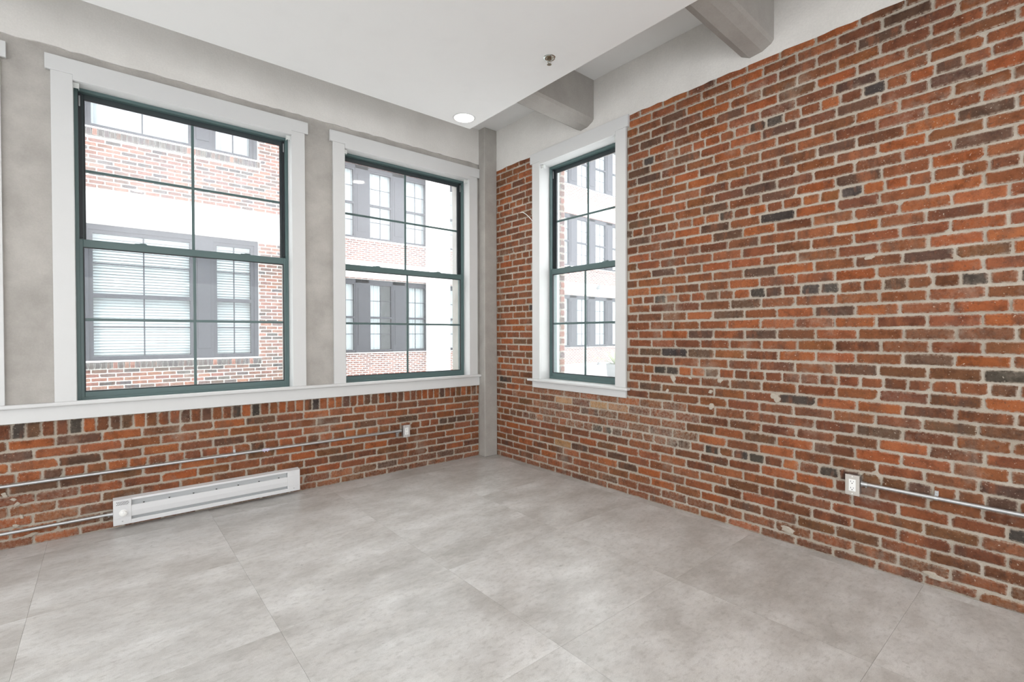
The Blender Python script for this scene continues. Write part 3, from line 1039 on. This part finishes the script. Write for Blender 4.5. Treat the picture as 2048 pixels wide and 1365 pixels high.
for k in range(10):
    t = 2 * math.pi * k / 10
    c_, s_ = math.cos(t), math.sin(t)
    d.prism([(-0.0032, 0.004), (0.0032, 0.004), (0.0042, 0.0145), (-0.0042, 0.0145)],
            lambda a, b: (c_ * b - s_ * a, s_ * b + c_ * a, -0.0445), lambda a, b: (c_ * b - s_ * a, s_ * b + c_ * a, -0.0430))
d.lathe([(0.005, -0.046), (0.005, -0.041), (0, -0.041)], (0, 0, 0), n=12)
d.build('deflector', 'brass', root)

# ------------------------------------------------------------------ courtyard
GZ = -4.5
MB().box(-40, 45, 0.36, 60, GZ - 0.2, GZ).build('ground', 'ground', kind='structure', label='pale concrete courtyard ground')


def ext_window(parent, x0, x1, z0, z1, D, cover, mv=1):
    """dark double-hung window in a facade facing the camera side (-y)"""
    b = 0.055
    zm = z0 + (z1 - z0) * 0.50
    f = MB()
    f.box(x0, x0 + b, D + 0.03, D + 0.13, z0, z1)
    f.box(x1 - b, x1, D + 0.03, D + 0.13, z0, z1)
    f.box(x0 + b, x1 - b, D + 0.03, D + 0.13, z0, z0 + b * 1.3)
    f.box(x0 + b, x1 - b, D + 0.03, D + 0.13, z1 - b, z1)
    f.box(x0 + b, x1 - b, D + 0.02, D + 0.11, zm - 0.035, zm + 0.035)
    fr = f.build('window_frame', 'ext_frame', parent)
    q = MB()
    for za, zb in ((z0 + b * 1.3, zm - 0.035), (zm + 0.035, z1 - b)):
        MB().box(x0 + b, x1 - b, D + 0.085, D + 0.09, za, zb).build('pane', 'ext_glass', fr)
        for k in range(1, mv + 1):
            xc = x0 + (x1 - x0) * k / (mv + 1)
            q.box(xc - 0.011, xc + 0.011, D + 0.07, D + 0.085, za, zb)
        zc = (za + zb) / 2
        q.box(x0 + b, x1 - b, D + 0.07, D + 0.085, zc - 0.011, zc + 0.011)
    q.build('glazing_bars', 'ext_frame', fr)
    if cover == 'blind':
        s = MB()
        n = int((z1 - z0) / 0.05)
        for k in range(n):
            z = z0 + 0.04 + k * 0.05
            s._add([(x0 + b, D + 0.15, z), (x1 - b, D + 0.15, z), (x1 - b, D + 0.175, z + 0.044), (x0 + b, D + 0.175, z + 0.044)], [(0, 1, 2, 3)])
        s.box(x0 + b, x1 - b, D + 0.14, D + 0.18, z1 - 0.08, z1 - 0.02)
        s.build('blind', 'blind', fr)
    elif cover:
        a0, a1 = cover
        s = MB()
        n = 36
        pts = [(x0 + (x1 - x0) * (a0 + (a1 - a0) * k / n), D + 0.2 + 0.022 * math.sin(k * 1.15) + 0.01 * math.sin(k * 0.5)) for k in range(n + 1)]
        for (xa, ya), (xb, yb) in zip(pts[:-1], pts[1:]):
            s._add([(xa, ya, z0 + 0.02), (xb, yb, z0 + 0.02), (xb, yb, z1), (xa, ya, z1)], [(0, 1, 2, 3)])
        s.build('curtain', 'curtain', fr, smooth=True)
    return fr


# ---- near wing
D1 = 6.5
NB = empty('brick_building', (-4.4, D1, GZ), 0, label='near brick wing with blinds behind dark windows, across the courtyard', cat='building')


def reparent(root, names_before):
    for o in list(COL.objects):
        if o not in names_before and o is not root and o.parent is None:
            o.parent = root
            o.matrix_parent_inverse = Matrix.Translation(-Vector(root.location))


before = set(COL.objects)
WX0, WX1 = -3.58, -0.895
rows1 = [(0.865, 3.19), (4.785, 7.11)]
xe0, xe1, zt = -9.0, 0.18, 7.75
mb = MB()
mb.box(xe0, WX0, D1 + 0.006, D1 + 0.35, GZ, zt)
mb.box(WX1, xe1, D1 + 0.006, D1 + 0.35, GZ, zt)
for a, b in ((GZ, rows1[0][0]), (rows1[0][1], rows1[1][0]), (rows1[1][1], zt)):
    mb.box(WX0, WX1, D1 + 0.006, D1 + 0.35, a, b)
mb.build('wall', 'ext_mortar')
MB().box(xe0, xe1, D1 + 3.0, D1 + 3.2, GZ, zt).build('rear_wall', 'far_brick')
MB().box(xe1 - 0.3, xe1, D1 + 0.35, D1 + 3.0, GZ, zt).build('side_wall', 'far_brick')
MB().box(xe0, xe1, D1 + 0.006, D1 + 3.2, zt, zt + 0.3).build('roof', 'ext_white')
for a, b in ((0.865, 3.19), (4.785, 7.11)):
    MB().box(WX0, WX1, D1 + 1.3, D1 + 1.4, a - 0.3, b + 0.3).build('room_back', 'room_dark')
for zb in (-0.72, 3.195, 7.11):
    MB().box(xe0, xe1 + 0.02, D1 - 0.035, D1 + 0.01, zb, zb + 0.53).build('white_band', 'ext_white')
for z0, z1 in rows1:
    ext_window(None, -3.47, -1.985, z0 + 0.02, z1 - 0.09, D1, 'blind' if z0 < 2 else (0.0, 1.0))
    ext_window(None, -1.665, -0.965, z0 + 0.02, z1 - 0.09, D1, 'blind' if z0 < 2 else (0.0, 1.0))
    mb = MB()
    mb.box(-1.985, -1.665, D1 + 0.01, D1 + 0.2, z0, z1)
    mb.box(-1.93, -1.72, D1 - 0.006, D1 + 0.01, z0 + 0.2, z1 - 0.25)
    mb.build('mullion_panel', 'ext_panel', bevel=0.004)
    mb = MB()
    mb.box(WX0, -3.47, D1 + 0.01, D1 + 0.2, z0, z1)
    mb.box(-0.965, WX1, D1 + 0.01, D1 + 0.2, z0, z1)
    mb.box(-3.47, -1.985, D1 + 0.01, D1 + 0.2, z1 - 0.09, z1)
    mb.box(-1.665, -0.965, D1 + 0.01, D1 + 0.2, z1 - 0.09, z1)
    mb.build('outer_frame', 'ext_frame')
    MB().box(WX0 - 0.05, WX1 + 0.05, D1 - 0.05, D1 + 0.08, z0 - 0.005, z0 + 0.02).build('sill_ledge', 'ext_white')
    n = int((WX1 - WX0 + 0.12) / 0.0775)
    for k in range(n):
        u0 = WX0 - 0.06 + k * 0.0775
        one = MB()
        add_brick(one, lambda u, nn, z: (u, D1 + nn, z), u0 + 0.006, u0 + 0.0715, z0 - 0.118, z0 - 0.008, tint(pick([('grey', 4), ('pale', 1)])), 0.045)
        one.build('sill_brick', 'ext_brick', origin=(u0, D1, z0 - 0.06))
specs = []
for k in range(-8, 110):
    z0, z1 = 0.04 + 0.0695 * k, 0.04 + 0.0695 * (k + 1)
    if z1 > 7.1:
        break
    if any(z1 > zb and z0 < zb + 0.53 for zb in (-0.72, 3.195, 7.11)):
        continue
    cuts = []
    for a, b in rows1:
        if z1 > a + 0.004 and z0 < b:
            cuts = [(WX0, WX1)]
        elif z1 > a - 0.118 and z0 < a:
            cuts = [(WX0 - 0.06, WX1 + 0.06)]
    for a, b in split_row(-5.0, xe1, 0.0 if k % 2 else 0.108, 0.216, 0.005, 0.012, cuts):
        specs.append((a, b, z0 + 0.006, z1 - 0.006, tint(pick([('pale', 5), ('grey', 1)])), random.uniform(0, 0.003)))
TN = lambda u, n, z: (u, D1 + n, z)
lay_bricks(specs, TN, None, 'ext_brick')
reparent(NB, before)

# ---- far facade
D2 = 11.7
FB = empty('brick_building', (9.5, D2, GZ), 0, label='farther brick facade with white piers and curtained windows', cat='building')
before = set(COL.objects)
fx0, fx1, fzt = 0.9, 23.0, 11.65
sills = [0.72, 4.60, 8.48]
WH = 2.50
edges = [GZ] + [z for s in sills for z in (s, s + WH)] + [fzt]
for a, b in zip(edges[0::2], edges[1::2]):
    MB().box(fx0, fx1, D2, D2 + 0.35, a, b).build('spandrel_wall', 'far_brick')
for s in sills:
    MB().box(fx0, fx1, D2 - 0.06, D2 + 0.05, s - 0.035, s).build('sill_ledge', 'ext_white')
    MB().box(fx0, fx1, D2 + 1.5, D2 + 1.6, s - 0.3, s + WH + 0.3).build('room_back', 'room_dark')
    n = int((fx1 - fx0) / 0.078)
    mb = MB()
    for k in range(n):
        u0 = fx0 + k * 0.078
        mb.box(u0 + 0.006, u0 + 0.072, D2 - 0.02, D2, s - 0.15, s - 0.04)
    mb.build('soldier_course', 'far_brick', kind='stuff')
for zb in (-0.68, 3.26, 7.14, 11.02):
    MB().box(fx0, fx1, D2 - 0.05, D2, zb, zb + 0.58).build('white_band', 'ext_white')
MB().box(fx0, fx1, D2 + 0.35, D2 + 4, fzt - 0.3, fzt).build('roof', 'ext_white')
MB().box(fx0, fx1, D2 + 3.7, D2 + 4, GZ, fzt - 0.3).build('rear_wall', 'far_brick')
for a, b in ((5.93, 6.86), (10.66, 11.50)):
    MB().box(a, b, D2 - 0.25, D2, GZ, fzt).build('pier', 'ext_white', bevel=0.02)
lefts = [2.37, 3.735, 5.10, 6.98, 8.345, 9.71, 11.56, 12.925, 14.29, 15.655, 17.02, 18.385]
COV = {(1, 0): (0.0, 0.52), (2, 0): (0.3, 1.0), (0, 0): (0.0, 1.0), (8, 0): (0.1, 0.9), (9, 0): (0.2, 1.0), (7, 0): (0.0, 0.95)}
for j, s in enumerate(sills):
    prev = fx0
    for i, x in enumerate(lefts):
        cover = COV.get((i, j), (0.0, 1.0))
        if i == 3:
            cover = 'blind'
        ext_window(None, x, x + 0.89, s + 0.02, s + WH - 0.12, D2 + 0.03, cover)
        if x - prev > 0.02:
            pm = MB().box(prev, x, D2 + 0.05, D2 + 0.2, s, s + WH)
            if x - prev < 0.7:
                pm.box(prev + 0.08, x - 0.08, D2 + 0.035, D2 + 0.05, s + 0.25, s + WH - 0.3)
            pm.build('mullion_panel', 'ext_panel')
        prev = x + 0.89
    MB().box(prev, fx1, D2 + 0.05, D2 + 0.2, s, s + WH).build('mullion_panel', 'ext_panel')
    MB().box(fx0, fx1, D2 + 0.05, D2 + 0.2, s + WH - 0.12, s + WH).build('head_panel', 'ext_panel')
reparent(FB, before)

# small round lamps on the white bands
for z, nm in ((3.66, 'small grey wall lamp on the upper white band of the far facade'), (-0.20, 'small grey wall lamp on the lower white band of the far facade')):
    r_ = empty('wall_lamp', (15.72, D2 - 0.05, z), 0, label=nm, cat='wall lamp')
    MB().lathe([(0.05, 0), (0.05, 0.06), (0.03, 0.07)], (0, 0, 0), (0, -1, 0), 16).build('mount', 'lamp_grey', r_)
    MB().lathe([(0.13, -0.08), (0.13, 0.02), (0.10, 0.10), (0.04, 0.14), (0, 0.145)], (0, -0.14, 0), (0, 0, 1), 20).build('hood', 'lamp_grey', r_, smooth=True)

# low flat roof outside the narrow window, with an agave in a pot
MB().box(2.7, 6.5, 0.36, 3.2, GZ, 0.60).build('flat_roof', 'membrane', origin=(4.6, 1.8, GZ), label='low grey flat roof outside the narrow window', cat='roof')
root = empty('potted_agave', (3.30, 0.83, 0.60), 0, label='pale agave in a grey pot on the flat roof outside', cat='plant')
MB().lathe([(0.12, 0.0), (0.16, 0.02), (0.18, 0.22), (0.19, 0.225), (0.165, 0.225), (0.155, 0.19), (0.0, 0.19)], (0, 0, 0), n=24).build('pot', 'pot', root, smooth=True)
for k in range(13):
    t = 2.4 * k
    el = R(25 + 50 * (k / 12))
    ln = 0.42 - 0.10 * (k / 12)
    mb = MB()
    prev = None
    for s in range(7):
        f = s / 6
        wdt = 0.036 * (0.65 + 0.9 * f - 1.55 * f ** 3) if f < 1 else 0.002
        r_ = 0.02 + ln * f * math.cos(el) + 0.03 * f * f
        z = 0.19 + ln * f * math.sin(el) - 0.05 * f * f
        cx_, cy_ = r_ * math.cos(t), r_ * math.sin(t)
        nx, ny = -math.sin(t), math.cos(t)
        ring = [(cx_ + nx * wdt, cy_ + ny * wdt, z + 0.012), (cx_, cy_, z), (cx_ - nx * wdt, cy_ - ny * wdt, z + 0.012), (cx_, cy_, z + 0.010)]
        if prev is not None:
            o = len(mb.v)
            mb._add(prev + ring, [(a, (a + 1) % 4, 4 + (a + 1) % 4, 4 + a) for a in range(4)])
        prev = ring
    mb.build('leaf', 'leaf', root)
